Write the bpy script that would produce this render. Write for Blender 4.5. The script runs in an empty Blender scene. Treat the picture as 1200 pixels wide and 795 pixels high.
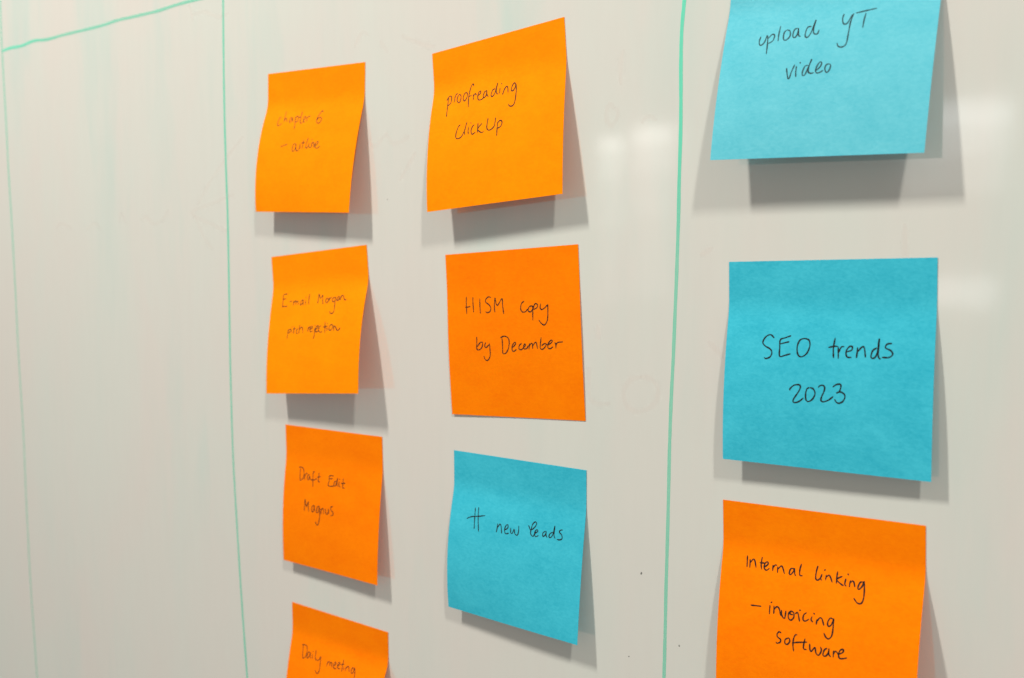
import bpy, bmesh, math, random
from mathutils import Vector, Matrix
from math import sin, cos, radians

random.seed(7)
# --- measured data, millimetres on the board (x right, z up, origin near the middle of the view) ---
CAM = [1153.063562,0.661784,-0.081673,-0.002134,446.13715]   # focal px at 1200 wide, yaw, pitch, roll, distance mm
NOTES = {
  'chapter': [-168.4722,137.1718,-0.0368,11.4958,0.2933,-0.011,-0.0355,0.0773],
  'email': [-169.1326,37.4836,0.079,11.4478,0.2959,0.0743,0.039,0.0021],
  'draft': [-159.9922,-55.5737,0.0186,11.6385,0.1546,0.0067,-0.0011,0.0325],
  'daily': [-157.5281,-156.5069,0.0053,10.7332,0.3504,0.0718,0.1176,0.0093],
  'proof': [-47.2204,132.6984,0.0757,11.566,0.2534,0.0667,-0.0536,0.0398],
  'hism': [-39.8533,38.1755,0.0554,11.9862,0.0306,-0.0293,-0.0083,-0.0042],
  'leads': [-35.2203,-55.2294,0.0032,11.5673,0.199,-0.0111,-0.0421,0.0843],
  'upload': [105.3688,147.441,-0.0239,11.6578,0.2608,0.118,-0.0376,0.0138],
  'seo': [106.038,34.9053,0.02,11.4677,0.1703,-0.006,-0.035,0.0172],
  'internal': [105.0597,-58.1791,0.0303,11.4649,0.308,0.0592,0.058,0.0392],
}   # x, z, rot, glued length, bend, end angle, twists
WRITING = {
  'chapter': [[[[14.07,24.43],[12.91,24.86],[12.32,26.46],[12.3,28.41],[13.54,29.28],[15.71,28.09]],[[17.24,21.34],[17.2,23.78],[17.33,27.36]],[[17.52,26.56],[17.99,25.29],[18.86,25.5],[19.69,27.48]],[[23.54,25.26],[22.13,25.18],[21.59,26.93],[22.04,27.98],[23.05,27.16],[23.6,25.42],[24.31,27.06],[24.98,27.41]],[[25.95,24.9],[26.48,27.81],[27.05,31.79]],[[25.82,25.86],[27.0,24.63],[28.27,25.02],[28.35,27.26],[26.77,27.98]],[[30.43,22.1],[30.36,25.13],[30.64,28.01],[31.55,28.75],[32.47,28.1]],[[28.13,25.27],[30.61,25.21]],[[32.64,27.22],[34.13,26.28],[33.98,25.17],[32.94,25.43],[32.71,27.16],[33.38,28.14],[34.47,28.04]],[[35.12,25.23],[35.51,26.67],[35.79,27.94]],[[35.51,26.67],[36.09,25.44],[37.73,24.99]],[[47.18,23.15],[46.02,22.68],[44.93,24.03],[43.51,26.45],[43.51,28.16],[44.82,29.31],[46.41,28.77],[46.94,26.94],[45.84,26.2],[44.4,26.5],[43.68,27.71]]],[[[18.52,41.07],[21.17,40.53],[23.67,39.86]],[[30.12,39.82],[28.83,40.09],[28.19,42.22],[28.78,43.92],[30.21,43.2],[30.87,41.07],[30.12,39.82]],[[30.81,39.85],[31.06,42.3],[31.9,43.7],[33.19,43.43],[33.95,41.78],[33.91,40.25],[34.29,42.7]],[[36.33,37.73],[36.23,40.02],[35.99,42.9]],[[34.58,39.66],[37.65,39.46]],[[39.68,36.93],[39.06,38.89],[38.66,41.92],[39.65,42.4],[40.52,41.37]],[[40.84,39.86],[40.83,41.38],[41.82,42.26],[43.03,41.75],[43.1,40.54]],[[42.61,38.1]],[[42.94,39.48],[42.96,40.69],[43.09,42.05]],[[42.97,40.54],[43.83,39.51],[44.59,39.99],[45.04,42.56]],[[45.6,41.53],[47.15,40.67],[47.7,39.33],[46.61,39.3],[45.68,40.93],[46.24,42.45],[48.02,42.65],[49.31,41.64]]]],
  'email': [[[[12.95,21.31],[9.76,21.88],[9.93,25.23],[10.15,29.04]],[[10.01,24.33],[12.39,23.85]],[[10.01,28.31],[14.17,28.36]],[[15.57,25.84],[17.72,25.68]],[[19.13,25.4],[19.22,26.84],[19.36,28.28]],[[19.22,26.84],[20.43,25.65],[21.06,26.05],[21.28,27.85]],[[21.22,26.77],[22.28,25.94],[22.9,26.33],[23.36,27.97]],[[27.01,25.5],[25.61,25.95],[25.03,27.7],[25.68,28.27],[26.93,27.1],[27.01,25.5],[27.28,27.47],[27.85,28.39]],[[29.04,25.79],[29.16,27.04],[29.34,28.4]],[[29.05,24.19]],[[31.59,22.38],[31.68,25.06],[32.0,28.45]],[[39.42,28.33],[39.47,25.52],[39.41,23.04],[41.0,25.43],[42.55,23.94],[42.95,26.08],[43.8,28.76]],[[46.67,25.6],[45.58,26.41],[45.82,27.93],[46.99,28.13],[47.73,26.88],[46.67,25.6]],[[47.92,25.5],[48.35,26.47],[48.62,27.46]],[[48.27,26.57],[49.2,25.57],[50.01,25.8]],[[52.74,25.61],[51.29,25.87],[50.89,27.42],[52.03,28.01],[53.02,26.85],[52.85,25.44],[53.28,29.12],[53.32,32.91],[52.32,34.24],[50.75,33.98],[50.0,32.74]],[[55.65,25.27],[54.45,25.89],[54.52,27.46],[55.41,27.44],[56.01,26.16],[55.91,25.28],[56.2,26.52],[56.8,27.42]],[[57.12,25.18],[57.12,26.22],[57.28,27.34]],[[57.12,26.22],[58.05,24.89],[59.13,25.31],[60.01,26.92],[60.97,27.49],[61.91,27.27]]],[[[17.1,41.32],[17.1,44.14],[16.81,46.24]],[[17.09,42.02],[18.89,41.11],[19.54,41.77],[18.6,42.96],[17.15,43.26]],[[20.21,41.45],[20.59,43.39]],[[22.26,39.77],[22.14,41.88],[22.21,43.98]],[[21.39,41.28],[23.54,41.02]],[[20.33,40.04]],[[25.51,41.1],[24.44,41.97],[24.45,43.54],[25.79,43.77]],[[26.8,39.27],[26.63,41.71],[26.58,43.97]],[[26.57,42.4],[27.84,40.71],[29.22,40.94],[30.01,43.76]],[[34.01,40.8],[34.04,42.01],[34.0,43.22]],[[34.04,42.01],[34.82,40.83],[35.86,40.7]],[[35.8,42.08],[37.53,41.29],[37.29,40.42],[36.12,40.71],[35.69,42.43],[36.51,43.32],[38.06,43.04]],[[39.62,41.21],[39.72,43.62],[39.55,46.19],[38.89,47.19]],[[39.55,40.1]],[[40.31,42.27],[42.26,41.32],[42.09,40.28],[40.73,40.91],[40.26,42.61],[41.03,43.6],[42.55,43.22]],[[44.71,40.4],[43.25,41.02],[42.94,43.06],[44.73,43.89],[45.97,43.53]],[[47.48,38.46],[47.89,41.56],[48.17,44.46]],[[46.15,41.31],[49.92,40.79]],[[49.52,41.46],[49.7,43.34]],[[49.44,39.41]],[[52.86,40.07],[51.47,40.86],[51.25,42.72],[52.58,43.11],[53.91,41.81],[53.4,40.26],[52.35,40.05]],[[54.48,40.65],[54.87,41.85],[55.03,43.55]],[[54.8,42.02],[55.55,41.04],[56.76,42.27],[57.52,43.31],[58.68,43.36],[59.98,42.07]]]],
  'draft': [[[[12.73,23.04],[12.83,26.21],[13.12,29.78]],[[11.4,22.76],[13.62,22.39],[15.39,23.59],[16.06,26.26],[15.36,28.46],[13.25,29.77]],[[16.67,25.98],[16.78,27.45],[16.92,29.12]],[[16.8,27.02],[17.88,25.42],[19.03,25.42]],[[20.78,25.72],[19.27,26.32],[18.99,28.25],[20.17,28.53],[20.89,26.55],[21.08,27.58],[21.82,28.46]],[[24.78,23.8],[23.44,24.16],[23.54,27.51],[23.92,32.07]],[[21.74,28.35],[24.26,28.26],[26.65,27.23]],[[28.11,23.85],[28.07,26.98],[28.07,28.65],[29.32,28.58]],[[26.76,26.5],[29.6,25.76]],[[39.87,24.16],[36.58,24.75],[36.58,27.22],[36.28,29.94],[40.52,29.64]],[[36.46,26.21],[39.15,25.77]],[[42.01,26.79],[40.86,27.34],[40.47,29.23],[41.69,29.29],[42.4,27.56],[42.83,25.05],[42.82,28.54],[43.8,29.24]],[[44.42,26.71],[44.37,28.96],[45.63,29.42]],[[44.57,25.46]],[[47.47,24.72],[47.34,27.59],[47.45,29.61],[48.94,29.63]],[[45.72,27.58],[49.24,27.03]]],[[[17.94,45.89],[18.12,42.49],[18.36,39.5],[19.0,42.16],[19.7,43.12],[20.98,40.42],[20.99,43.37],[21.64,45.6]],[[25.72,41.89],[24.31,42.5],[24.02,45.06],[25.12,45.33],[25.93,43.12],[25.97,41.86],[26.11,43.93],[26.67,44.9]],[[29.61,41.79],[28.28,42.59],[27.94,45.14],[29.2,45.1],[29.82,43.01],[29.92,41.75],[30.47,45.42],[30.33,48.78],[29.21,51.87],[27.94,51.84],[27.26,50.47]],[[31.24,42.82],[31.39,44.25],[31.43,45.91]],[[31.46,44.24],[32.47,42.65],[33.3,42.95],[33.58,45.4]],[[34.93,42.32],[35.27,44.75],[36.35,45.22],[37.2,44.07],[37.38,42.19],[37.62,44.84]],[[40.61,40.31],[39.14,41.12],[39.43,42.53],[40.84,43.57],[40.94,45.0],[39.43,45.41]]]],
  'daily': [[[[10.68,22.14],[11.16,25.62],[11.7,28.92]],[[9.48,22.26],[11.78,21.67],[13.65,22.23],[14.55,24.51],[14.13,27.41],[12.3,28.93],[11.48,28.66]],[[17.01,24.55],[15.49,25.22],[15.23,27.77],[16.24,27.84],[17.21,26.06],[17.51,24.59],[17.7,26.56],[18.32,27.71]],[[19.32,24.94],[19.57,26.27],[19.95,27.57]],[[19.42,23.68]],[[21.63,22.23],[21.8,24.66],[22.05,27.06]],[[22.15,26.27],[22.95,27.31],[25.05,27.02],[25.97,25.36],[26.28,24.83],[26.82,28.07],[27.16,31.65],[26.51,33.64],[24.82,33.75],[23.81,32.78]],[[32.36,25.97],[32.43,27.32],[32.48,28.52]],[[32.47,27.01],[33.46,25.7],[34.25,25.97],[34.64,27.84]],[[34.44,26.53],[35.29,25.57],[35.87,25.88],[36.4,28.17]],[[37.86,26.91],[39.08,25.71],[38.52,24.78],[37.69,25.74],[37.83,27.52],[39.0,28.2],[40.18,27.55]],[[40.92,26.31],[42.07,24.98],[41.51,24.07],[40.69,25.02],[40.85,26.78],[42.02,27.46],[43.05,26.85]],[[44.2,22.06],[44.39,24.42],[44.61,28.26]],[[42.8,25.11],[45.44,24.17]],[[45.78,25.73],[45.99,27.32]],[[47.15,25.1],[47.38,26.09],[47.48,27.25]],[[47.29,26.11],[48.35,24.65],[49.39,25.0],[50.32,27.15]],[[53.35,24.18],[51.81,24.85],[51.96,27.04],[53.08,27.0],[53.51,25.17],[53.81,24.21],[54.54,26.1],[55.14,28.9],[55.32,30.63],[54.77,31.64]]]],
  'proof': [[[[9.85,22.42],[10.0,26.72],[10.0,32.33]],[[8.94,24.03],[10.05,22.28],[11.37,22.28],[11.99,23.89],[11.54,25.94],[9.75,27.02]],[[13.75,22.99],[13.96,24.26],[13.78,25.82]],[[13.9,23.9],[14.39,22.05],[15.43,21.72]],[[16.37,22.25],[15.58,23.51],[15.55,25.27],[16.83,26.55],[17.71,25.32],[17.51,23.17],[16.37,22.25]],[[20.64,22.02],[19.48,22.84],[19.15,24.88],[19.99,26.26],[21.12,25.25],[21.46,23.22],[20.64,22.02]],[[24.86,19.9],[24.43,18.81],[23.53,19.31],[22.73,21.73],[22.43,25.5],[22.88,29.72]],[[22.08,24.56],[24.16,24.26]],[[24.95,23.89],[25.28,25.33],[25.43,26.74]],[[25.28,25.33],[25.98,23.74],[27.08,24.71]],[[27.66,25.26],[29.2,24.35],[29.25,23.15],[28.25,23.48],[27.9,25.48],[28.54,27.24],[30.42,27.32],[31.96,26.41]],[[32.82,23.5],[31.67,24.13],[31.09,26.08],[32.0,26.76],[32.99,25.41],[32.91,23.52],[33.33,25.81],[34.25,26.66]],[[37.76,23.6],[36.38,24.01],[35.63,26.24],[36.55,27.09],[37.8,25.64],[38.9,21.12],[38.43,24.07],[38.78,25.99],[39.72,26.5]],[[40.54,23.8],[40.53,26.48]],[[41.21,21.91]],[[43.11,24.46],[42.79,25.91],[42.22,27.3]],[[42.67,25.88],[44.04,23.8],[44.89,24.3],[45.37,26.89]],[[49.41,23.84],[48.52,22.94],[47.46,24.13],[47.07,26.05],[48.1,26.51],[49.14,25.12],[49.39,23.67],[49.85,26.24],[49.79,29.85],[49.26,32.69],[47.97,33.61],[46.56,33.2],[46.09,32.3]]],[[[19.05,37.47],[17.96,38.38],[16.88,41.19],[16.89,43.21],[17.96,43.99],[20.1,43.43],[21.58,41.1]],[[22.86,36.86],[22.26,39.33],[21.78,41.4],[22.24,42.95]],[[24.1,39.35],[23.93,41.2],[24.23,42.85]],[[25.27,37.71]],[[27.53,38.82],[26.43,39.45],[25.68,41.47],[26.41,43.18],[28.32,42.41]],[[29.46,38.33],[29.5,40.74],[29.35,42.96]],[[31.79,38.84],[30.43,40.08],[29.55,41.41],[30.62,42.5],[31.98,43.23],[33.08,42.82]],[[35.11,36.99],[34.77,39.45],[34.77,41.56],[35.65,42.62],[37.1,42.58],[38.77,41.4],[39.26,39.38],[39.26,37.41]],[[40.71,39.62],[40.6,42.47],[40.57,46.1]],[[40.53,40.63],[41.49,39.35],[42.76,39.42],[43.16,40.53],[42.47,41.98],[40.77,42.63]]]],
  'hism': [[[[12.01,20.32],[11.87,24.27],[12.01,28.36]],[[15.98,20.58],[15.97,23.97],[16.27,27.83]],[[11.13,25.29],[14.31,24.96]],[[20.1,21.41],[20.14,24.92],[20.29,28.34]],[[26.75,21.22],[25.45,20.77],[23.82,21.74],[23.61,23.17],[25.58,24.45],[26.58,26.11],[25.73,27.73],[24.14,27.98],[23.36,27.46]],[[28.87,28.0],[28.71,25.15],[29.21,21.5],[29.79,24.16],[30.82,24.6],[33.25,21.84],[33.51,24.88],[34.03,28.93]],[[45.91,23.32],[44.37,24.38],[43.78,26.76],[44.73,28.18],[46.48,28.1],[47.77,26.86]],[[50.05,25.54],[48.54,26.09],[47.99,27.66],[49.2,28.29],[50.48,27.01],[50.29,25.66],[49.3,25.71]],[[50.78,25.56],[50.51,28.91],[50.38,32.07]],[[50.73,27.02],[51.8,24.8],[53.11,25.03],[52.96,26.41],[50.97,27.26]],[[54.98,24.69],[54.66,26.65],[55.61,27.38],[57.33,26.52],[58.58,25.38]],[[58.84,25.0],[58.79,28.71],[58.31,32.22],[56.78,34.15],[55.11,33.53],[53.72,31.94]]],[[[17.65,39.08],[17.49,42.34],[17.51,44.93],[19.05,45.13],[20.66,43.74],[20.91,41.76],[19.47,41.95],[17.73,43.74]],[[22.8,41.77],[22.21,43.35],[22.93,44.14],[24.78,42.77]],[[25.07,42.18],[25.19,44.74],[25.17,47.89],[23.89,49.87],[22.36,49.88],[21.44,48.1]],[[32.48,39.28],[32.65,42.79],[32.59,46.7]],[[31.47,39.67],[33.48,38.98],[35.68,39.5],[36.58,41.26],[36.19,43.97],[34.84,46.3],[33.32,47.01],[32.36,46.5]],[[38.39,44.17],[39.92,42.82],[40.21,41.86],[39.23,42.04],[38.17,43.59],[38.08,45.33],[39.02,45.91],[40.53,44.95]],[[43.57,42.26],[42.32,43.21],[42.0,44.75],[43.18,45.14],[44.68,44.18],[45.78,43.15],[45.33,42.53],[44.71,43.6],[45.03,44.76],[46.33,44.57],[47.5,43.23]],[[48.11,42.28],[47.86,43.61],[47.6,44.95]],[[47.81,43.61],[48.97,42.28],[49.61,42.66],[49.65,44.68]],[[49.86,43.43],[51.21,41.91],[51.9,42.29],[52.34,44.69]],[[54.6,39.66],[54.15,42.11],[53.9,44.39],[55.04,44.96],[56.48,44.01],[57.24,42.69],[56.09,42.5],[54.65,43.44]],[[57.24,42.69],[58.15,42.96],[59.81,42.22],[60.68,41.21],[59.86,41.01],[58.42,42.32],[58.09,44.2],[59.22,44.69],[60.87,43.83]],[[61.88,41.96],[62.43,42.9],[62.34,44.59]],[[62.32,43.28],[63.48,41.97],[66.21,41.72]]]],
  'leads': [[[[14.67,25.59],[14.98,30.1],[15.3,35.47]],[[16.61,25.09],[17.07,30.21],[18.09,36.31]],[[10.24,31.36],[13.0,30.06],[17.1,29.26],[21.02,28.3]],[[28.71,30.74],[28.76,32.86],[28.46,34.83]],[[28.63,33.1],[29.98,30.96],[30.86,31.46],[31.71,34.93]],[[33.2,32.99],[34.77,31.89],[34.75,30.42],[33.59,31.02],[33.12,33.22],[33.92,34.57],[35.72,34.06]],[[36.49,31.61],[36.74,33.68],[37.65,33.74],[38.49,31.92],[39.12,33.71],[40.49,34.19],[41.07,32.34],[40.87,29.86]],[[46.27,28.78],[47.63,30.64],[49.53,29.3],[50.59,27.47],[49.82,26.68],[48.57,27.79],[47.96,29.97],[47.81,32.27],[49.21,33.29],[50.08,31.9],[51.62,30.61],[51.24,29.97],[50.3,30.62],[50.01,32.12],[50.73,33.16],[52.18,32.38]],[[55.7,29.86],[54.41,30.98],[54.71,32.37],[55.86,31.36],[56.1,29.88],[56.18,31.51],[56.9,32.54]],[[59.69,29.7],[58.29,30.55],[57.85,32.05],[58.95,32.07],[59.98,30.06],[60.46,26.8],[60.41,30.81],[61.21,32.23]],[[64.84,27.84],[63.51,28.26],[63.11,29.14],[64.45,30.14],[64.76,31.71],[63.46,32.46],[61.97,32.38]]]],
  'upload': [[[[14.24,30.27],[13.88,32.22],[14.55,33.7],[15.93,32.67],[16.6,29.89]],[[16.85,30.14],[17.2,33.03],[17.35,37.31]],[[17.06,31.48],[18.56,29.9],[19.51,30.45],[19.14,32.37],[17.54,33.28]],[[21.35,26.95],[21.08,29.98],[21.15,32.82]],[[23.98,28.8],[23.06,29.78],[23.11,32.17],[24.13,32.72],[25.42,31.36],[25.13,29.38],[23.9,28.79]],[[27.98,28.64],[26.79,29.15],[26.5,31.48],[27.43,32.11],[28.24,30.4],[28.2,28.67],[28.58,31.3],[29.52,32.05]],[[32.99,28.62],[31.57,28.87],[31.04,31.58],[31.89,32.62],[33.11,30.98],[34.32,26.35],[33.89,29.15],[34.19,31.31],[35.47,31.68],[35.97,30.26]],[[44.19,25.4],[43.88,27.24],[44.52,29.08],[45.77,28.94],[47.16,26.0]],[[47.62,25.65],[46.89,28.46],[46.63,32.57],[46.33,36.44],[45.08,37.54],[43.65,37.18],[43.01,35.87]],[[48.29,25.65],[51.56,25.26],[55.36,24.83]],[[51.85,26.01],[51.48,28.63],[51.37,31.41]]],[[[25.8,43.34],[26.22,45.28],[26.83,47.32],[27.32,47.05],[27.8,45.0],[28.71,42.35]],[[29.42,42.94],[29.43,45.14],[29.66,47.04]],[[30.67,41.86]],[[33.67,43.02],[32.58,43.34],[31.9,45.36],[32.06,46.62],[32.87,46.48],[33.57,44.67],[34.74,40.94],[34.03,43.47],[34.09,45.55],[35.08,46.15],[36.08,45.93]],[[36.63,45.46],[38.08,44.05],[38.51,42.64],[37.86,42.27],[37.0,43.54],[36.63,45.15],[37.12,46.19],[38.32,46.02],[39.35,45.4]],[[41.21,43.31],[40.32,43.43],[39.86,44.62],[40.22,45.88],[40.87,46.31],[41.64,45.19],[41.77,43.77],[41.2,43.21]]]],
  'seo': [[[[19.12,28.84],[17.61,27.61],[15.78,28.48],[14.74,30.56],[15.78,31.9],[17.75,32.96],[18.54,34.29],[17.93,35.9],[16.32,36.64],[15.58,36.13]],[[25.57,27.75],[23.32,28.63],[21.51,29.45],[21.47,32.38],[21.66,35.52],[23.73,35.08],[25.77,34.46]],[[21.61,30.93],[25.03,30.01]],[[31.11,28.58],[29.11,29.22],[28.13,31.7],[28.52,34.58],[29.94,35.41],[31.89,34.01],[32.85,31.1],[32.28,29.12],[30.43,28.6]],[[41.97,28.09],[41.52,31.68],[41.72,35.37]],[[39.68,31.65],[41.93,31.14],[43.24,31.18]],[[43.25,31.4],[43.35,33.35],[43.46,35.51]],[[43.44,33.35],[44.33,31.36],[45.4,31.11]],[[46.14,33.03],[48.03,32.31],[48.18,31.02],[47.12,31.14],[46.13,32.81],[46.53,34.74],[48.16,34.89]],[[50.1,31.16],[50.03,33.1],[49.87,35.03]],[[49.99,33.1],[51.58,31.11],[52.43,31.3],[53.01,34.69]],[[56.8,31.14],[55.4,32.25],[54.88,34.4],[55.74,34.91],[56.9,33.26],[57.47,27.95],[57.32,31.55],[57.45,34.29],[58.23,35.11]],[[61.86,29.5],[60.24,29.76],[59.68,31.04],[61.57,32.03],[62.23,33.26],[61.06,34.36],[58.61,34.46]]],[[[26.13,47.94],[26.23,47.23],[27.63,45.97],[29.3,45.63],[30.09,46.17],[29.63,47.84],[27.81,50.78],[27.49,51.97],[28.46,52.26],[30.0,51.57],[31.39,50.31]],[[33.51,46.44],[32.58,46.96],[32.11,48.86],[32.37,51.06],[33.34,51.53],[34.72,50.55],[35.6,48.64],[34.95,46.94],[33.63,46.43]],[[36.69,46.25],[37.24,45.57],[38.29,45.35],[39.01,46.0],[38.84,47.51],[37.98,49.64],[37.91,50.92],[38.85,51.25],[40.57,50.51],[42.25,49.13]],[[41.9,45.83],[43.12,44.84],[44.49,44.6],[44.86,45.42],[44.36,47.17],[43.24,47.88]],[[43.69,47.62],[45.05,47.4],[46.22,48.19],[46.37,49.32],[45.62,50.74],[44.27,51.41],[43.35,51.01],[42.74,50.02]]]],
  'internal': [[[[10.42,20.48],[10.65,24.92]],[[11.63,21.73],[11.74,23.23],[11.83,24.95]],[[11.74,23.23],[12.87,21.54],[13.63,22.07],[14.36,24.55]],[[16.46,20.12],[16.28,22.95],[16.71,24.82]],[[15.53,22.42],[17.82,22.28]],[[17.76,23.79],[19.0,22.52],[18.77,21.61],[17.82,22.28],[17.64,24.02],[18.56,24.82],[19.74,23.9]],[[21.04,22.41],[21.08,23.56],[21.07,24.76]],[[21.07,23.48],[21.94,22.27],[22.64,22.46]],[[22.9,22.76],[23.01,23.81],[23.06,25.08]],[[23.01,23.81],[24.21,22.34],[24.94,22.86],[25.85,25.05]],[[29.35,22.37],[28.06,22.79],[27.67,24.54],[28.29,24.86],[29.25,23.44],[29.44,22.35],[29.79,24.4],[30.39,25.02]],[[32.01,20.26],[31.59,22.64],[31.79,24.5],[32.89,24.53]],[[38.28,19.99],[37.86,22.26],[37.91,24.74],[38.81,25.13],[39.95,23.78]],[[40.05,22.73],[39.72,24.44],[40.3,25.04]],[[40.96,21.13]],[[41.67,22.67],[41.65,23.71],[41.55,24.75]],[[41.65,23.71],[42.61,22.72],[43.32,23.43],[44.13,25.14]],[[45.7,20.78],[45.59,23.05],[45.62,25.3]],[[47.6,22.31],[46.23,23.15],[45.68,23.86],[46.61,24.73],[48.37,25.65]],[[48.91,22.91],[48.72,24.98],[49.4,25.56]],[[49.58,21.3]],[[50.6,23.24],[50.5,24.27],[50.45,25.7]],[[50.5,24.27],[51.43,23.31],[52.0,24.02],[52.38,25.37]],[[55.28,23.06],[54.1,23.46],[53.49,25.38],[53.95,25.91],[55.03,24.52],[55.46,22.83],[55.83,25.58],[55.86,28.78],[55.22,30.57],[53.82,30.74],[52.36,29.2]]],[[[13.46,38.8],[15.66,38.61],[17.84,38.45]],[[21.27,37.38],[21.28,40.74]],[[21.77,36.26]],[[22.86,37.26],[22.98,38.78],[22.99,40.32]],[[22.98,38.78],[23.98,37.5],[24.94,37.91],[25.81,40.47]],[[25.88,38.24],[26.23,40.22],[27.4,41.09],[27.71,38.24]],[[29.87,38.01],[28.86,38.88],[28.9,40.73],[29.95,41.28],[30.94,40.01],[30.81,38.51],[29.69,38.05],[29.42,39.11],[30.87,39.18]],[[31.37,38.75],[32.21,38.02],[32.75,39.33],[33.26,41.18]],[[33.1,37.08]],[[35.72,37.43],[34.67,38.46],[34.53,40.17],[35.45,40.56],[36.79,39.57]],[[37.85,38.43],[37.56,39.59],[38.27,40.45]],[[38.53,37.31]],[[39.74,39.17],[39.67,40.02],[39.61,41.02]],[[39.63,40.02],[40.72,38.42],[41.61,38.65],[42.48,40.86]],[[45.68,37.88],[44.64,37.75],[43.83,39.22],[44.02,40.66],[45.02,40.3],[45.73,38.52],[45.83,37.68],[45.92,40.78],[45.64,43.79],[44.54,45.15],[43.47,44.71],[42.68,43.39]]],[[[26.52,46.69],[25.59,46.4],[24.85,47.47],[25.17,48.43],[26.31,49.05],[26.27,50.08],[24.94,50.76],[24.65,50.24]],[[29.17,47.95],[28.13,48.84],[28.22,50.18],[29.13,50.26],[29.97,49.14],[29.72,48.01],[28.99,47.99]],[[32.77,46.21],[32.12,46.11],[31.43,47.66],[31.3,50.04],[31.72,52.31]],[[30.9,49.45],[33.01,48.75],[36.7,47.92]],[[35.81,46.77],[35.45,48.84],[35.45,50.51],[36.7,50.65]],[[37.68,48.21],[37.83,50.01],[38.31,50.97],[39.13,49.9],[39.79,49.27],[40.26,51.15],[41.33,51.58],[42.19,49.75],[41.76,48.52]],[[44.25,48.49],[43.28,49.36],[42.88,51.25],[43.92,51.35],[44.86,49.84],[44.94,48.51],[45.0,50.47],[45.81,51.27]],[[46.68,48.8],[46.68,49.94],[46.66,51.25]],[[46.69,50.1],[47.3,48.93],[48.07,49.32],[48.46,49.99]],[[48.45,49.89],[50.07,48.73],[50.17,47.74],[49.18,48.11],[48.6,49.53],[48.86,50.94],[49.88,51.04],[51.69,50.33]]]],
}   # per note: lines > strokes > (across, down) in mm
LINES = [["column",1.7,[[-468.91,260.68],[-471.64,224.95],[-472.6,200.76],[-472.35,182.38],[-471.09,139.17],[-470.57,101.9],[-469.02,61.18],[-468.02,13.86],[-467.3,-37.11],[-465.25,-88.47],[-465.09,-147.06],[-464.34,-199.66],[-462.43,-239.15],[-459.74,-285.38],[-457.03,-331.87]]],["column",1.7,[[-206.35,211.03],[-207.16,182.97],[-207.97,154.61],[-208.6,121.14],[-208.43,87.25],[-208.05,57.95],[-208.49,18.5],[-209.15,-26.47],[-208.79,-77.06],[-206.56,-122.85],[-204.11,-163.78],[-201.44,-199.67],[-198.13,-240.81]]],["column",1.55,[[86.56,155.65],[85.35,136.53],[84.38,125.3],[84.18,112.25],[84.38,97.43],[84.37,84.2],[84.02,67.58],[83.86,50.81],[83.37,30.53],[82.82,13.46],[82.27,-3.75],[81.52,-21.14],[81.0,-42.18],[80.82,-59.83],[80.49,-81.22],[80.12,-99.23],[79.94,-117.34],[79.6,-139.29],[79.05,-161.52]]],["header",1.9,[[-471.78,188.43],[-459.94,189.03],[-443.39,188.37],[-424.71,189.44],[-406.84,187.91],[-383.72,187.89],[-356.18,187.4],[-335.12,187.13],[-316.81,187.68],[-295.38,187.13],[-272.07,186.7],[-254.15,187.2],[-236.9,187.2],[-216.21,186.79],[-196.38,187.32]]]]
GHOSTS = [[[53.72,97.65],[51.64,99.93],[49.99,97.3],[50.02,93.47],[52.11,91.2],[54.58,93.07],[55.37,96.46],[53.71,98.34]],[[66.72,90.66],[68.67,92.87],[71.42,92.97],[73.39,91.11]],[[56.92,106.97],[56.48,111.14],[56.84,117.25],[58.03,121.2]],[[67.74,-12.41],[62.05,-14.26],[59.2,-19.5],[60.49,-24.78],[65.03,-26.87],[70.3,-25.67],[74.65,-21.74],[75.38,-16.41],[72.57,-13.12],[66.93,-12.12]],[[41.66,-9.89],[41.72,-21.68],[44.36,-25.14],[50.39,-25.33],[52.94,-24.38]],[[-191.91,105.38],[-210.64,92.25],[-225.09,80.75],[-236.63,68.73]],[[-201.02,73.31],[-221.46,69.2],[-240.23,65.32],[-242.08,62.84],[-222.03,56.3],[-207.49,52.05]],[[-240.35,62.79],[-230.77,48.44],[-222.66,42.33]],[[-322.98,59.65],[-320.53,66.18],[-314.91,59.46]],[[-298.05,61.22],[-291.22,62.65],[-285.74,58.78],[-279.16,58.63],[-272.48,62.14],[-266.74,66.67]],[[-382.27,57.54],[-396.95,61.38],[-404.27,57.99]],[[-365.59,56.06],[-352.22,60.34],[-346.12,55.69]],[[-237.3,178.96],[-224.75,179.01],[-212.73,174.33],[-202.37,174.68]],[[-239.53,185.66],[-236.63,175.44]],[[-92.19,96.47],[-87.38,92.32],[-82.51,94.9],[-78.29,97.51],[-74.23,93.05],[-68.39,93.45],[-62.62,95.47]],[[-58.76,87.86],[-65.73,79.28],[-69.86,74.54]],[[-100.48,142.94],[-94.17,149.22],[-89.95,146.97]],[[-67.6,143.9],[-53.61,138.01],[-45.43,135.74]],[[-82.21,143.44],[-76.42,136.93]],[[133.17,110.88],[133.62,104.78]],[[170.82,48.11],[171.97,28.24]],[[19.12,-20.89],[26.06,-26.0],[30.59,-18.11]],[[45.89,8.59],[46.79,2.09]],[[97.61,3.91],[104.26,-2.42]],[[93.41,37.28],[99.22,40.56]]]
SPECKS = [[68.36,-95.09,0.5],[62.67,-132.44,0.28],[86.51,-121.89,0.38],[-78.25,65.72,0.28],[-301.39,-113.5,0.2]]

MM = 0.001
scene = bpy.context.scene
COL = scene.collection

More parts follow.
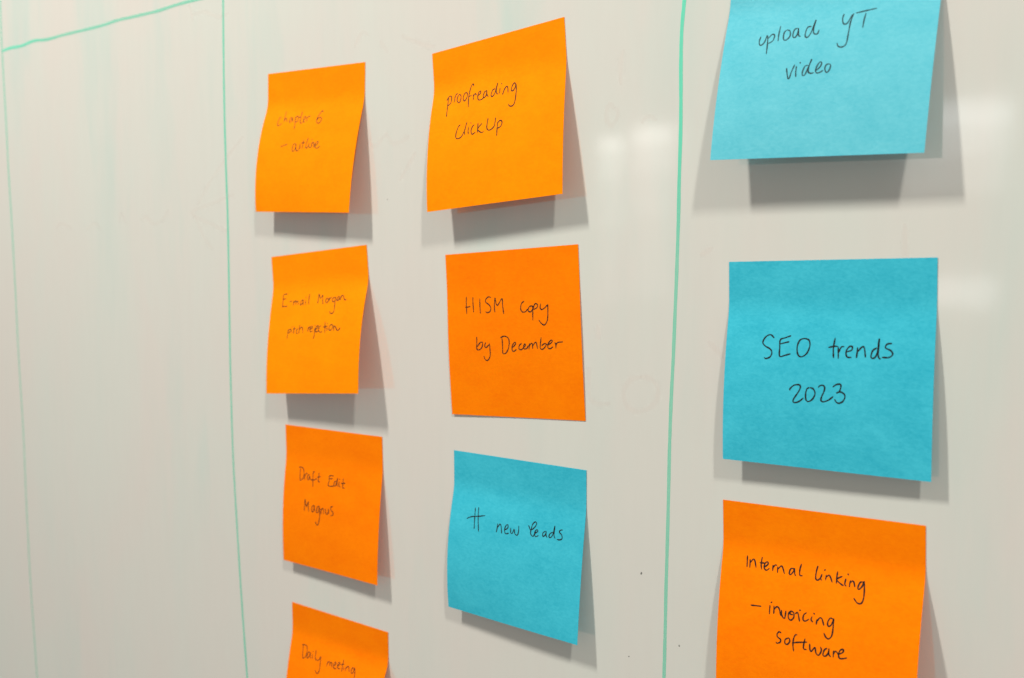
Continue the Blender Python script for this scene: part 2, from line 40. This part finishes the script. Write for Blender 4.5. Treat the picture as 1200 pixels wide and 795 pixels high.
# ------------------------------------------------------------------ camera
def set_camera():
    f, th, p, r, D = CAM
    fw = Vector((-sin(th) * cos(p), cos(th) * cos(p), sin(p)))
    right = fw.cross(Vector((0, 0, 1))).normalized()
    up = right.cross(fw)
    r2 = right * cos(r) + up * sin(r)
    u2 = up * cos(r) - right * sin(r)
    cd = bpy.data.cameras.new('camera')
    cd.sensor_width = 36.0
    cd.lens = f * 36.0 / 1200.0
    cd.clip_start, cd.clip_end = 0.01, 60.0
    cd.dof.use_dof = True
    cd.dof.focus_distance = 0.405
    cd.dof.aperture_fstop = 11.5
    cam = bpy.data.objects.new('camera', cd)
    m = Matrix((r2, u2, -fw)).transposed().to_4x4()
    m.translation = -fw * D * MM
    cam.matrix_world = m
    COL.objects.link(cam)
    scene.camera = cam
set_camera()

# ------------------------------------------------------------------ light
world = bpy.data.worlds.new('World')
scene.world = world
world.use_nodes = True
bg = world.node_tree.nodes['Background']
bg.inputs['Color'].default_value = (1.0, 0.95, 0.88, 1)
bg.inputs['Strength'].default_value = 0.36

def area(name, loc, target, sx, sy, watts, color, spread=180):
    ld = bpy.data.lights.new(name, 'AREA')
    ld.shape = 'RECTANGLE'
    ld.size, ld.size_y = sx, sy
    ld.energy = watts
    ld.color = color
    ld.spread = radians(spread)
    o = bpy.data.objects.new(name, ld)
    o.location = loc
    o.rotation_euler = (Vector(target) - Vector(loc)).to_track_quat('-Z', 'Y').to_euler()
    COL.objects.link(o)
    return o

WARM = (1.0, 0.945, 0.875)
area('ceiling_lamp_right', (0.98, -0.80, 1.26), (0.0, 0, 0.0), 0.08, 0.22, 19, WARM)
area('ceiling_lamp_left', (-0.58, -0.80, 1.20), (0.0, 0, 0.05), 0.08, 0.22, 27.5, WARM)

def glow(name, x0, x1, z0, z1, radiance, color, y=-4.0):
    """a bright window or lit panel of the room opposite the board"""
    w, h = x1 - x0, z1 - z0
    c = ((x0 + x1) / 2, y, (z0 + z1) / 2)
    return area(name, c, (c[0], 0, c[2]), w, h, radiance * 0.88 * math.pi * w * h, color)
# two window panes far behind the viewer's left, brightest at the top, and two lit panels straight behind
for x0, x1, top in ((-2.53, -2.40, 0.655), (-2.335, -2.11, 0.69)):
    for dz0, dz1, rad in ((0.0, 0.085, 1.55), (0.087, 0.22, 0.70), (0.222, 0.45, 0.36), (0.452, 0.85, 0.16)):
        glow('window_pane', x0, x1, top - dz1, top - dz0, rad, (1.0, 0.97, 0.93))
for z1, z0, rad in ((0.665, 0.57, 1.25), (0.568, 0.46, 0.65), (0.458, 0.30, 0.28)):
    glow('lit_panel', -1.0, -0.60, z0, z1, rad, (0.97, 0.98, 1.0))
glow('lit_panel', -0.90, -0.635, -0.165, -0.045, 0.75, (0.97, 0.98, 1.0))

scene.view_settings.view_transform = 'Standard'
scene.view_settings.look = 'None'
scene.view_settings.exposure = 0.0
scene.view_settings.gamma = 1.0

# ------------------------------------------------------------------ materials
def new_mat(name):
    m = bpy.data.materials.new(name)
    m.use_nodes = True
    nt = m.node_tree
    return m, nt, nt.nodes['Principled BSDF'], nt.nodes['Material Output']

def N(nt, t, **kw):
    n = nt.nodes.new(t)
    for k, v in kw.items():
        setattr(n, k, v)
    return n

def noise(nt, vec, scale, detail=4.0, rough=0.55, dist=0.0):
    n = N(nt, 'ShaderNodeTexNoise')
    n.inputs['Scale'].default_value = scale
    n.inputs['Detail'].default_value = detail
    n.inputs['Roughness'].default_value = rough
    n.inputs['Distortion'].default_value = dist
    nt.links.new(vec, n.inputs['Vector'])
    return n.outputs['Fac']

def ramp(nt, fac, stops):
    r = N(nt, 'ShaderNodeValToRGB')
    e = r.color_ramp.elements
    e[0].position, e[0].color = stops[0][0], (*stops[0][1], 1)
    e[1].position, e[1].color = stops[-1][0], (*stops[-1][1], 1)
    for p, c in stops[1:-1]:
        x = e.new(p); x.color = (*c, 1)
    nt.links.new(fac, r.inputs['Fac'])
    return r.outputs['Color']

def mapped(nt, scale, loc=(0, 0, 0)):
    tc = N(nt, 'ShaderNodeTexCoord')
    mp = N(nt, 'ShaderNodeMapping')
    mp.inputs['Scale'].default_value = scale
    mp.inputs['Location'].default_value = loc
    nt.links.new(tc.outputs['Object'], mp.inputs['Vector'])
    return mp.outputs['Vector']

def mix(nt, a, b, fac, mode='MIX'):
    m = N(nt, 'ShaderNodeMix', data_type='RGBA', blend_type=mode)
    for sock, v in ((m.inputs[0], fac), (m.inputs[6], a), (m.inputs[7], b)):
        if hasattr(v, 'is_linked'):
            nt.links.new(v, sock)
        elif isinstance(v, tuple):
            sock.default_value = (*v, 1)
        else:
            sock.default_value = v
    return m.outputs[2]

def board_material():
    m, nt, bs, out = new_mat('enamelled whiteboard')
    warm, cool = (0.622, 0.604, 0.555), (0.598, 0.622, 0.568)
    # wiped residue: broad soft patches pulled out along the wiping direction
    f1 = noise(nt, mapped(nt, (11, 11, 4.2), (3.1, 0, 1.7)), 1.0, 5, 0.6, 0.4)
    base = ramp(nt, f1, [(0.40, warm), (0.60, cool)])
    f2 = noise(nt, mapped(nt, (26, 26, 4.5), (0.4, 0, 8.2)), 1.0, 4, 0.6, 0.3)
    green = ramp(nt, f2, [(0.51, (0, 0, 0)), (0.72, (1, 1, 1))])
    f3 = noise(nt, mapped(nt, (5, 5, 3.3), (7.7, 0, 2.9)), 1.0, 2, 0.5)
    gate = ramp(nt, f3, [(0.42, (0.1, 0.1, 0.1)), (0.62, (0.9, 0.9, 0.9))])
    gm = mix(nt, green, gate, 1.0, 'MULTIPLY')
    base = mix(nt, base, (0.500, 0.608, 0.555), gm)
    f4 = noise(nt, mapped(nt, (220, 220, 26), (1, 0, 1)), 1.0, 3, 0.6)
    st = ramp(nt, f4, [(0.30, (0.985, 0.985, 0.985)), (0.70, (1.0, 1.0, 1.0))])
    base = mix(nt, base, st, 1.0, 'MULTIPLY')
    nt.links.new(base, bs.inputs['Base Color'])
    rr = N(nt, 'ShaderNodeMapRange')
    rr.inputs['To Min'].default_value, rr.inputs['To Max'].default_value = 0.055, 0.085
    nt.links.new(f2, rr.inputs['Value'])
    nt.links.new(rr.outputs['Result'], bs.inputs['Roughness'])
    bs.inputs['IOR'].default_value = 2.5
    b = N(nt, 'ShaderNodeBump')
    b.inputs['Strength'].default_value = 0.015
    b.inputs['Distance'].default_value = 0.0015
    nt.links.new(noise(nt, mapped(nt, (60, 60, 60)), 1.0, 1, 0.4), b.inputs['Height'])
    nt.links.new(b.outputs['Normal'], bs.inputs['Normal'])
    return m

def paper_material(name, col, deep):
    m, nt, bs, out = new_mat(name)
    info = N(nt, 'ShaderNodeObjectInfo')
    tc = N(nt, 'ShaderNodeTexCoord')
    def coords(sc):
        mp = N(nt, 'ShaderNodeMapping')
        mp.inputs['Scale'].default_value = sc
        sh = N(nt, 'ShaderNodeVectorMath', operation='SCALE')
        sh.inputs[0].default_value = (13.0, 7.0, 29.0)
        nt.links.new(info.outputs['Random'], sh.inputs['Scale'])
        nt.links.new(sh.outputs['Vector'], mp.inputs['Location'])
        nt.links.new(tc.outputs['Object'], mp.inputs['Vector'])
        return mp.outputs['Vector']
    fib = noise(nt, coords((520, 520, 900)), 1.0, 4, 0.65, 0.6)
    clo = noise(nt, coords((60, 60, 90)), 1.0, 4, 0.6)
    a = ramp(nt, fib, [(0.30, deep), (0.66, col)])
    b_ = ramp(nt, clo, [(0.32, deep), (0.68, col)])
    c = mix(nt, a, b_, 0.45)
    nt.links.new(c, bs.inputs['Base Color'])
    bs.inputs['Roughness'].default_value = 0.85
    bs.inputs['Specular IOR Level'].default_value = 0.06
    bp = N(nt, 'ShaderNodeBump')
    bp.inputs['Strength'].default_value = 0.35
    bp.inputs['Distance'].default_value = 0.00012
    nt.links.new(fib, bp.inputs['Height'])
    nt.links.new(bp.outputs['Normal'], bs.inputs['Normal'])
    tr = N(nt, 'ShaderNodeBsdfTranslucent')
    nt.links.new(c, tr.inputs['Color'])
    mx = N(nt, 'ShaderNodeMixShader')
    mx.inputs['Fac'].default_value = 0.22
    nt.links.new(bs.outputs['BSDF'], mx.inputs[1])
    nt.links.new(tr.outputs['BSDF'], mx.inputs[2])
    nt.links.new(mx.outputs['Shader'], out.inputs['Surface'])
    return m

def film_material(name, col, alpha, rough=0.4, noise_amt=0.0, edge=0.0, spec=0.4, dens=False, soft=False):
    """thin layer of dried ink: lets some of the surface under it show"""
    m, nt, bs, out = new_mat(name)
    bs.inputs['Base Color'].default_value = (*col, 1)
    bs.inputs['Roughness'].default_value = rough
    bs.inputs['Specular IOR Level'].default_value = spec
    tp = N(nt, 'ShaderNodeBsdfTransparent')
    mx = N(nt, 'ShaderNodeMixShader')
    mx.inputs['Fac'].default_value = alpha
    fac = None
    if noise_amt:
        f = noise(nt, mapped(nt, (900, 900, 120)), 1.0, 3, 0.6)
        mr = N(nt, 'ShaderNodeMapRange')
        mr.inputs['From Min'].default_value, mr.inputs['From Max'].default_value = 0.3, 0.7
        mr.inputs['To Min'].default_value = alpha - noise_amt
        mr.inputs['To Max'].default_value = min(1.0, alpha + noise_amt)
        nt.links.new(f, mr.inputs['Value'])
        fac = mr.outputs['Result']
    if edge:
        # ink pools along both borders of a felt-tip stroke (attribute runs -1..1 across it)
        at = N(nt, 'ShaderNodeAttribute', attribute_name='across')
        ab = N(nt, 'ShaderNodeMath', operation='ABSOLUTE')
        nt.links.new(at.outputs['Fac'], ab.inputs[0])
        mr2 = N(nt, 'ShaderNodeMapRange', interpolation_type='SMOOTHSTEP')
        mr2.inputs['From Min'].default_value, mr2.inputs['From Max'].default_value = 0.25, 0.75
        mr2.inputs['To Min'].default_value, mr2.inputs['To Max'].default_value = 0.0, edge
        nt.links.new(ab.outputs[0], mr2.inputs['Value'])
        ad = N(nt, 'ShaderNodeMath', operation='ADD', use_clamp=True)
        nt.links.new(mr2.outputs['Result'], ad.inputs[1])
        if fac: nt.links.new(fac, ad.inputs[0])
        else: ad.inputs[0].default_value = alpha
        fac = ad.outputs[0]
    def times(fac, sock):
        mu = N(nt, 'ShaderNodeMath', operation='MULTIPLY', use_clamp=True)
        nt.links.new(fac, mu.inputs[0]); nt.links.new(sock, mu.inputs[1])
        return mu.outputs[0]
    if dens:
        fac = times(fac, N(nt, 'ShaderNodeAttribute', attribute_name='ink_load').outputs['Fac'])
    if soft:
        # a wiped trace has no hard border
        at = N(nt, 'ShaderNodeAttribute', attribute_name='across')
        ab = N(nt, 'ShaderNodeMath', operation='ABSOLUTE')
        nt.links.new(at.outputs['Fac'], ab.inputs[0])
        sm = N(nt, 'ShaderNodeMapRange', interpolation_type='SMOOTHSTEP')
        sm.inputs['From Min'].default_value, sm.inputs['From Max'].default_value = 1.0, 0.2
        nt.links.new(ab.outputs[0], sm.inputs['Value'])
        fac = times(fac, sm.outputs['Result'])
    if fac: nt.links.new(fac, mx.inputs['Fac'])
    nt.links.new(tp.outputs['BSDF'], mx.inputs[1])
    nt.links.new(bs.outputs['BSDF'], mx.inputs[2])
    nt.links.new(mx.outputs['Shader'], out.inputs['Surface'])
    return m

M_BOARD = board_material()
M_AMBER = paper_material('amber orange paper', (1.0, 0.316, 0.0), (0.93, 0.250, 0.0))
M_ORANGE = paper_material('deep orange paper', (1.0, 0.258, 0.0), (0.93, 0.194, 0.0))
M_BLUE = paper_material('turquoise paper', (0.066, 0.575, 0.715), (0.030, 0.445, 0.590))
M_BLUE_SHEEN = paper_material('turquoise paper with painted sheen', (0.165, 0.600, 0.700), (0.098, 0.510, 0.620))  # turquoise paper, with stronger light and lamp sheen painted in as a paler colour
M_INK = film_material('black pen ink', (0.012, 0.010, 0.010), 0.92, 0.7, 0.10, spec=0.15)
M_FAINT = film_material('thin black pen ink', (0.02, 0.02, 0.02), 0.66, 0.7, 0.10, spec=0.15)
M_GREEN = film_material('green marker ink', (0.13, 0.66, 0.46), 0.92, 0.35, 0.06, 0.16, dens=True)
M_GHOST = film_material('wiped marker trace', (0.78, 0.62, 0.57), 0.07, 0.3, 0.03, soft=True)
M_DARK = film_material('dark ink fleck', (0.06, 0.065, 0.06), 0.55, 0.5)

# ------------------------------------------------------------------ helpers
def link(name, me, mat, parent=None):
    o = bpy.data.objects.new(name, me)
    me.materials.append(mat)
    COL.objects.link(o)
    if parent:
        o.parent = parent
    return o

def spline(P, step):
    """Catmull-Rom through the points P (2-D tuples)"""
    P = [Vector((p[0], p[1])) for p in P]
    if len(P) == 2:
        n = max(2, int((P[1] - P[0]).length / step) + 1)
        return [P[0].lerp(P[1], i / n) for i in range(n + 1)]
    Q = [2 * P[0] - P[1]] + P + [2 * P[-1] - P[-2]]
    out = []
    for i in range(1, len(Q) - 2):
        a, b, c, d = Q[i - 1:i + 3]
        n = max(2, int((c - b).length / step) + 1)
        for k in range(n):
            t = k / n
            out.append(0.5 * (2 * b + (c - a) * t + (2 * a - 5 * b + 4 * c - d) * t * t + (3 * b - a - 3 * c + d) * t ** 3))
    out.append(P[-1])
    return out

def ribbon(verts, faces, across, pts, width, place, lift, taper=0.55, rnd=None, wob=1.0):
    """flat stroke of ink of a given width; place(x, y, lift) puts it on its surface"""
    n = len(pts)
    row = []
    for i, p in enumerate(pts):
        t = pts[min(i + 1, n - 1)] - pts[max(i - 1, 0)]
        t = t.normalized() if t.length > 1e-9 else Vector((1, 0))
        nn = Vector((-t.y, t.x))
        w = width / 2
        e = min(i, n - 1 - i)
        if e < 2:
            w *= taper + (1 - taper) * e / 2
        if rnd:
            w *= 1 + wob * (0.16 * math.sin(rnd + i * 0.45) + 0.07 * math.sin(rnd * 3 + i * 1.3))
        ids = []
        for s in (-1, -0.5, 0, 0.5, 1):
            q = p + nn * w * s
            ids.append(len(verts))
            verts.append(place(q.x, q.y, lift))
            across.append(s)
        row.append(ids)
    for a, b in zip(row, row[1:]):
        for k in range(4):
            faces.append((a[k], a[k + 1], b[k + 1], b[k]))

def disc(verts, faces, across, c, r, place, lift, n=10):
    i0 = len(verts)
    verts.append(place(c[0], c[1], lift)); across.append(0)
    for k in range(n):
        a = 2 * math.pi * k / n
        rr = r * (1 + 0.25 * math.sin(2 * a + c[0]))
        verts.append(place(c[0] + rr * cos(a), c[1] + rr * sin(a), lift)); across.append(1)
    for k in range(n):
        faces.append((i0, i0 + 1 + k, i0 + 1 + (k + 1) % n))

def ink_mesh(name, verts, faces, across, mat, parent):
    me = bpy.data.meshes.new(name)
    me.from_pydata(verts, [], faces)
    at = me.attributes.new('across', 'FLOAT', 'POINT')
    at.data.foreach_set('value', across)
    me.update()
    return link(name, me, mat, parent)

# ------------------------------------------------------------------ whiteboard
def make_whiteboard():
    bm = bmesh.new()
    bmesh.ops.create_cube(bm, size=1.0)
    for v in bm.verts:
        v.co = Vector((v.co.x * 4.0 - 0.2, v.co.y * 0.018 + 0.009, v.co.z * 2.4))
    bmesh.ops.bevel(bm, geom=bm.edges[:], offset=0.002, segments=2, affect='EDGES')
    me = bpy.data.meshes.new('whiteboard')
    bm.to_mesh(me); bm.free()
    o = link('whiteboard', me, M_BOARD)
    o['label'] = 'large glossy white dry-erase board with green hand-drawn column lines behind all the notes'
    o['category'] = 'whiteboard'
    place = lambda x, z, l: (x * MM, -l * MM, z * MM)
    for k, (kind, w, pts) in enumerate(LINES):
        v, f, a = [], [], []
        ribbon(v, f, a, spline(pts, 2.0), w, place, 0.05 + 0.01 * k, 0.8, 1.0 + k, 0.3)
        p = ink_mesh('marker_line', v, f, a, M_GREEN, o)
        dn = []
        for x, y, z in v:
            if k == 2: d = 0.52 + 0.36 * min(max((z - 0.035) / 0.05, 0), 1)
            elif kind == 'header': d = 0.50 + 0.42 * min(max((-0.385 - x) / 0.06, 0), 1)
            elif k == 0: d = 0.40 + 0.18 * min(max((z + 0.1) / 0.25, 0), 1)
            else: d = 0.56 + 0.10 * math.sin(z * 17)
            dn.append(d)
        at = p.data.attributes.new('ink_load', 'FLOAT', 'POINT')
        at.data.foreach_set('value', dn)
        if kind == 'header':
            p['label'] = 'slanting green header line near the top left'
    for k, pts in enumerate(GHOSTS):
        v, f, a = [], [], []
        ribbon(v, f, a, spline(pts, 1.0), 3.4, place, 0.03 + 0.0004 * k, 0.5, 2.0 + k)
        ink_mesh('erased_stroke', v, f, a, M_GHOST, o)
    for k, (x, z, r) in enumerate(SPECKS):
        v, f, a = [], [], []
        disc(v, f, a, (x, z), r, place, 0.045)
        ink_mesh('ink_speck', v, f, a, M_DARK, o)
    return o

# ------------------------------------------------------------------ sticky notes
SIZE, ROWS, COLS = 76.0, 76, 24
THICK, GAP = 0.11, 0.14

class Sheet:
    """a square note: glued along its upper edge, bending away from the board below it"""
    def __init__(self, q, seed):
        self.q = q
        x, z, rot, s0, p1, p2, t1, t2 = q
        self.e = Vector((cos(rot), 0, sin(rot)))
        self.d = Vector((sin(rot), 0, -cos(rot)))
        self.prof = [self.profile(s0, p1 - t1, p2 - t2), self.profile(s0, p1 + t1, p2 + t2)]
        self.seed = seed
        self.s0 = s0
    def profile(self, s0, p1, p2):
        n = int(SIZE); w = 12.0; v = h = 0.0; out = [(0.0, 0.0)]; last = None
        for i in range(n + 1):
            s = float(i)
            a = min(max((s - s0) / w, 0), 1)
            b = min(max((s - s0 - w) / (SIZE - s0 - w), 0), 1)
            ph = p1 * a * a * (3 - 2 * a) + (p2 - p1) * b
            if last is not None:
                v += (cos(ph) + cos(last)) / 2; h += (sin(ph) + sin(last)) / 2
                out.append((v, h))
            last = ph
        return out
    def base(self, u, s):
        s = min(max(s, 0.0), SIZE)
        k = min(int(s), int(SIZE) - 1); t = s - k
        g = [(p[k][0] * (1 - t) + p[k + 1][0] * t, p[k][1] * (1 - t) + p[k + 1][1] * t) for p in self.prof]
        a = u / SIZE
        v = g[0][0] * (1 - a) + g[1][0] * a
        h = g[0][1] * (1 - a) + g[1][1] * a
        free = min(max((s - self.s0) / 40.0, 0), 1)
        h += free * (0.10 * math.sin(u * 0.075 + self.seed) + 0.05 * math.sin(s * 0.11 + u * 0.03 + 2 * self.seed))
        h = max(h, 0.0) + GAP + THICK
        return self.e * u + self.d * v + Vector((0, -h, 0))
    def at(self, u, s, lift=0.0):
        p = self.base(u, s)
        if lift:
            n = (self.base(u + 0.2, s) - self.base(u - 0.2, s)).cross(self.base(u, s + 0.2) - self.base(u, s - 0.2))
            n.normalize()
            if n.y > 0: n = -n
            p = p + n * lift
        return p * MM

def make_note(key, mat, label, lines, pen):
    q = NOTES[key]
    sh = Sheet(q, sum(map(ord, key)) % 17)
    bm = bmesh.new()
    fr = [[bm.verts.new(sh.at(SIZE * i / COLS, SIZE * j / ROWS)) for i in range(COLS + 1)] for j in range(ROWS + 1)]
    bk = [[bm.verts.new(sh.at(SIZE * i / COLS, SIZE * j / ROWS, -THICK)) for i in range(COLS + 1)] for j in range(ROWS + 1)]
    for j in range(ROWS):
        for i in range(COLS):
            bm.faces.new((fr[j][i], fr[j + 1][i], fr[j + 1][i + 1], fr[j][i + 1]))
            bm.faces.new((bk[j][i], bk[j][i + 1], bk[j + 1][i + 1], bk[j + 1][i]))
    ring = [(0, i) for i in range(COLS)] + [(j, COLS) for j in range(ROWS)] + \
           [(ROWS, i) for i in range(COLS, 0, -1)] + [(j, 0) for j in range(ROWS, 0, -1)]
    for (a, b), (c, d) in zip(ring, ring[1:] + ring[:1]):
        bm.faces.new((fr[a][b], fr[c][d], bk[c][d], bk[a][b]))
    bmesh.ops.recalc_face_normals(bm, faces=bm.faces)
    for f in bm.faces: f.smooth = True
    me = bpy.data.meshes.new('sticky_note')
    bm.to_mesh(me); bm.free()
    me.set_sharp_from_angle(angle=radians(50))
    o = link('sticky_note', me, mat)
    o.location = (q[0] * MM, 0, q[1] * MM)
    o['label'] = label
    o['category'] = 'sticky note'
    o['group'] = 'sticky notes stuck on the whiteboard'
    for li, strokes in enumerate(lines):
        v, f, a = [], [], []
        for k, st in enumerate(strokes):
            lift = 0.035 + 0.0008 * k
            if len(st) == 1:
                disc(v, f, a, st[0], pen * 0.62, sh.at, lift)
            else:
                ribbon(v, f, a, spline(st, 0.35), pen, sh.at, lift, 0.6, 1.0 + k)
        ink_mesh('handwriting', v, f, a, M_FAINT if key in ('upload', 'chapter') else M_INK, o)
    return o

make_whiteboard()
SPEC = [
    ('chapter', M_AMBER, 'bright orange sticky note reading chapter 6 outline, curling out above the e-mail note', 0.50),
    ('email', M_AMBER, 'bright orange sticky note about an e-mail and a pitch rejection, below the chapter 6 note', 0.50),
    ('draft', M_ORANGE, 'orange sticky note reading Draft Edit, above the daily meeting note', 0.50),
    ('daily', M_ORANGE, 'orange sticky note reading Daily meeting, cut off by the bottom of the picture', 0.50),
    ('proof', M_AMBER, 'bright tilted orange sticky note whose first line reads proofreading', 0.50),
    ('hism', M_ORANGE, 'flat orange sticky note reading HISM copy by December, lying against the board', 0.50),
    ('leads', M_BLUE, 'turquoise sticky note reading # new leads, below the flat orange note', 0.50),
    ('upload', M_BLUE_SHEEN, 'turquoise sticky note with painted-in sheen reading upload YT video, standing well off the board', 0.50),
    ('seo', M_BLUE, 'turquoise sticky note reading SEO trends 2023, above a large orange note', 0.54),
    ('internal', M_ORANGE, 'large orange sticky note reading Internal linking - invoicing software', 0.54),
]
for key, mat, label, pen in SPEC:
    make_note(key, mat, label, WRITING[key], pen)
